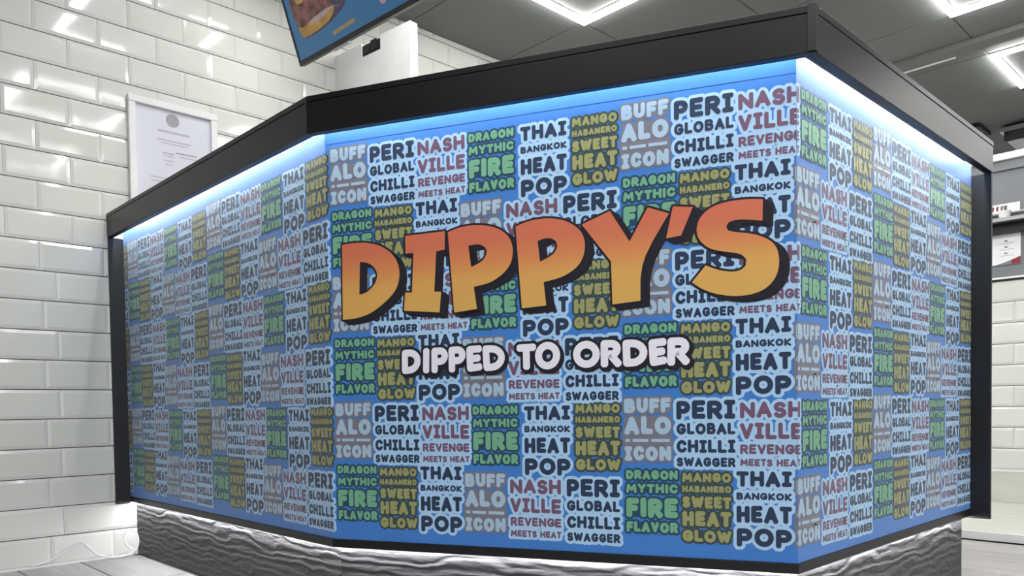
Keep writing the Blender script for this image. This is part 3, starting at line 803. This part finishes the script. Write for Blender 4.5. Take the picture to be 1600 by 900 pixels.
spoly([(x + .008, y - .010) for x, y in bun], 'onion', zf + .0004)
pic.mats and None
# split the picture into convex fans
def fan(pts, k, z=zf):
    cx_ = sum(p_[0] for p_ in pts) / len(pts); cy_ = sum(p_[1] for p_ in pts) / len(pts)
    for a, b in zip(pts, pts[1:] + pts[:1]): pic.poly([(cx_, cy_, z), (b[0], b[1], z), (a[0], a[1], z)], k)
pic.v, pic.f, pic.mi = [], [], []
fan([(.064, .086), (.084, .073), (.166, .073), (.239, .081), (.309, .097), (.333, .107), (.28, .118), (.15, .105)], 'onion', zf + .0004)
fan([(.050, .118), (.058, .092), (.072, .080), (.10, .0775), (.168, .079), (.232, .087), (.269, .104), (.28, .121), (.25, .130), (.177, .126), (.106, .118)], 'bun', zf)
fan([(.12, .108), (.162, .1035), (.225, .112), (.278, .122), (.265, .128), (.192, .127), (.138, .119)], 'buncut', zf - .0002)
fan([(.036, .20), (.041, .149), (.052, .122), (.08, .112), (.105, .114), (.14, .125), (.172, .124), (.232, .128), (.279, .124), (.327, .108), (.345, .117), (.37, .17), (.33, .24), (.22, .29), (.10, .28), (.05, .25)], 'filling', zf - .0004)
fan([(.071, .215), (.08, .19), (.113, .185), (.126, .195), (.12, .24), (.085, .25)], 'sauce', zf - .0006)
fan([(.279, .124), (.331, .107), (.345, .117), (.37, .17), (.30, .165), (.261, .140)], 'onion', zf - .0006)
pr = obj('screen_picture', pic, scr, Wt)
pic = MB(); fan([(.234, .037), (.366, .042), (.369, .0545), (.238, .050)], 'screenamber', zf); obj('screen_caption', pic, scr, Wt); pic = MB(); fan([(.509, .064), (.518, .048), (.535, .046), (.56, .06), (.56, .09), (.52, .09)], 'buncut', zf)
obj('second_dish', pic, scr, Wt)
r = MB(); a = Wt @ Vector((.48, .42, .06)); r.tube([a, a + Vector((0, .05, .02)), Vector((a.x, a.y + .06, CEIL - .002))], .018, 'black', 8); obj('ceiling_bracket', r, e)

# ------------------------------------------------------------------ far right: low partition with notices, raised floor
PY = 4.349
mb = MB(); mb.box(-2.3, -.3, PY + .008, PY + .10, .03, 1.6905, 'greypanel')
part = tag(obj('wall_middle', mb), 'low partition wall past the counter, white tiles below and grey panel above', kind='structure')
tm = None
for n in range(9):
    z0 = .1925 + n * TP + .001
    for k in range(-6, 10):
        x0 = -1.052 + TL * k + (0 if n % 2 else TL / 2) + .001
        if x0 < -2.29 or x0 > -.5: continue
        if tm is None:
            t_ = MB(); tile_geo(t_, lambda u, v, d_: (u, d_, v), TL - GV, TP - GR); tm = t_.mesh('tile')
        link('tile', tm, part, Matrix.Translation((x0, PY, z0)))
r = MB(); r.box(-2.3, -.3, PY - .012, PY + .0079, .0305, .1925 - .012, 'pale'); obj('kickboard', r, part)
r = MB(); r.box(-2.3, -.3, PY - .014, PY + .0079, .1925 - .012, .1925 - .0005, 'whiteplastic'); obj('kickboard_bead', r, part)
r = MB(); r.box(-2.3, -.3, PY - .004, PY + .0079, 1.1115, 1.119, 'black'); r.box(-2.3, -.3, PY - .008, PY + .0079, 1.1192, 1.128, 'whitepaint'); obj('tile_edge_trim', r, part)
r = MB(); r.box(-2.32, -.28, PY - .02, PY + .12, 1.691, 1.724, 'whitepaint'); obj('top_cap', r, part, bevel=.003)
r = MB(); r.box(-2.3, -.3, PY - .004, PY + .0079, 1.644, 1.6905, 'greypanel'); obj('panel_batten', r, part, bevel=.002)
r = MB(); r.box(-2.3, .9, 3.312, PY - .013, .0005, .0295, 'pale'); st = tag(obj('floor_step', r), 'low raised pale floor past the end of the counter', 'step')
r = MB(); r.box(-2.3, .9, 3.300, 3.3115, .0005, .031, 'whitepaint'); obj('step_edging', r, st)
# shelf, tub, notices
e = tag(empty('wall_shelf', (-1.0, PY, 1.33)), 'narrow steel shelf rail fixed to the grey partition panel', 'shelf')
r = MB(); r.box(-1.9, -.4, PY - .075, PY - .0005, 1.385, 1.391, 'steel'); r.box(-1.9, -.4, PY - .078, PY - .072, 1.385, 1.402, 'silver'); obj('shelf_plate', r, e)
r = MB(); r.box(-1.9, -.4, PY - .03, PY - .0005, 1.335, 1.3845, 'black'); obj('under_shelf_strip', r, e)  # black strip filling the dark band below the shelf plate
r = MB(); r.box(-1.9, -.4, PY - .012, PY - .0005, 1.432, 1.440, 'silver'); obj('upper_rail', r, e)
r = MB(); cxx = -1.085
rs = [(1.392, .020), (1.41, .024), (1.43, .026), (1.436, .0275), (1.439, .0275)]
for j, (z, rad) in enumerate(rs):
    pass
seg = 20
for j in range(len(rs) - 1):
    for q in range(seg):
        a0, a1 = 2 * math.pi * q / seg, 2 * math.pi * (q + 1) / seg
        r.poly([(cxx + rs[j][1] * math.cos(a0), PY - .040 + rs[j][1] * math.sin(a0), rs[j][0]), (cxx + rs[j][1] * math.cos(a1), PY - .040 + rs[j][1] * math.sin(a1), rs[j][0]),
                (cxx + rs[j + 1][1] * math.cos(a1), PY - .040 + rs[j + 1][1] * math.sin(a1), rs[j + 1][0]), (cxx + rs[j + 1][1] * math.cos(a0), PY - .040 + rs[j + 1][1] * math.sin(a0), rs[j + 1][0])], 'whiteplastic')
r.poly([(cxx + .0275 * math.cos(2 * math.pi * q / seg), PY - .040 + .0275 * math.sin(2 * math.pi * q / seg), 1.439) for q in range(seg)], 'whiteplastic')
r.poly([(cxx + .02 * math.cos(-2 * math.pi * q / seg), PY - .040 + .02 * math.sin(-2 * math.pi * q / seg), 1.392) for q in range(seg)], 'whiteplastic')
tag(obj('plastic_tub', r, smooth=False), 'small round white tub standing on the steel shelf rail', 'tub')
def sheet(name, x0, x1, z0, z1, lab, cat):
    r = MB(); r.box(x0, x1, PY + .0015, PY + .0075, z0, z1, 'paper'); o = obj(name, r); tag(o, lab, cat); return o
o = sheet('notice_strip', -1.30, -1.031, 1.4415, 1.483, 'white notice strip with dark red lettering above the steel shelf rail', 'notice')
r = MB(); yf = PY + .0012
def xzq(x0, x1, z0, z1, k, sl=0): r.poly([(x0, yf, z0), (x1, yf, z0), (x1 + sl, yf, z1), (x0 + sl, yf, z1)], k)
for j in range(10): xzq(-1.285 + j * .019, -1.275 + j * .019, 1.452, 1.474, 'red' if j % 3 else 'inkdark', .002)
xzq(-1.10, -1.085, 1.452, 1.474, 'inkdark')
obj('notice_print', r, o)
e = tag(empty('price_notice', (-1.09, PY, 1.19)), 'white portrait notice with a curved red bottom corner under the steel shelf rail', 'notice')
bx0, bx1, bz0, bz1 = -1.165, -1.027, 1.188, 1.3345
r = MB(); r.box(bx0, bx1, PY + .0015, PY + .0075, bz0, bz1, 'paper'); ob = obj('notice_sheet', r, e)
r = MB()
for zz in (1.302, 1.273, 1.243): xzq(-1.096, -1.082, zz - .003, zz + .003, 'inkdark'); xzq(-1.115, -1.055, zz - .013, zz - .010, 'inkpale')
crv = [(-1.165, 1.188), (-1.13, 1.191), (-1.10, 1.198), (-1.065, 1.209), (-1.027, 1.2225)]
for (a, b), (c, d_) in zip(crv, crv[1:]):
    k = 'red' if a > -1.09 else 'greypanel'
    r.poly([(a, yf, 1.188), (c, yf, 1.188), (c, yf, d_), (a, yf, b)], k)
obj('notice_print', r, ob)
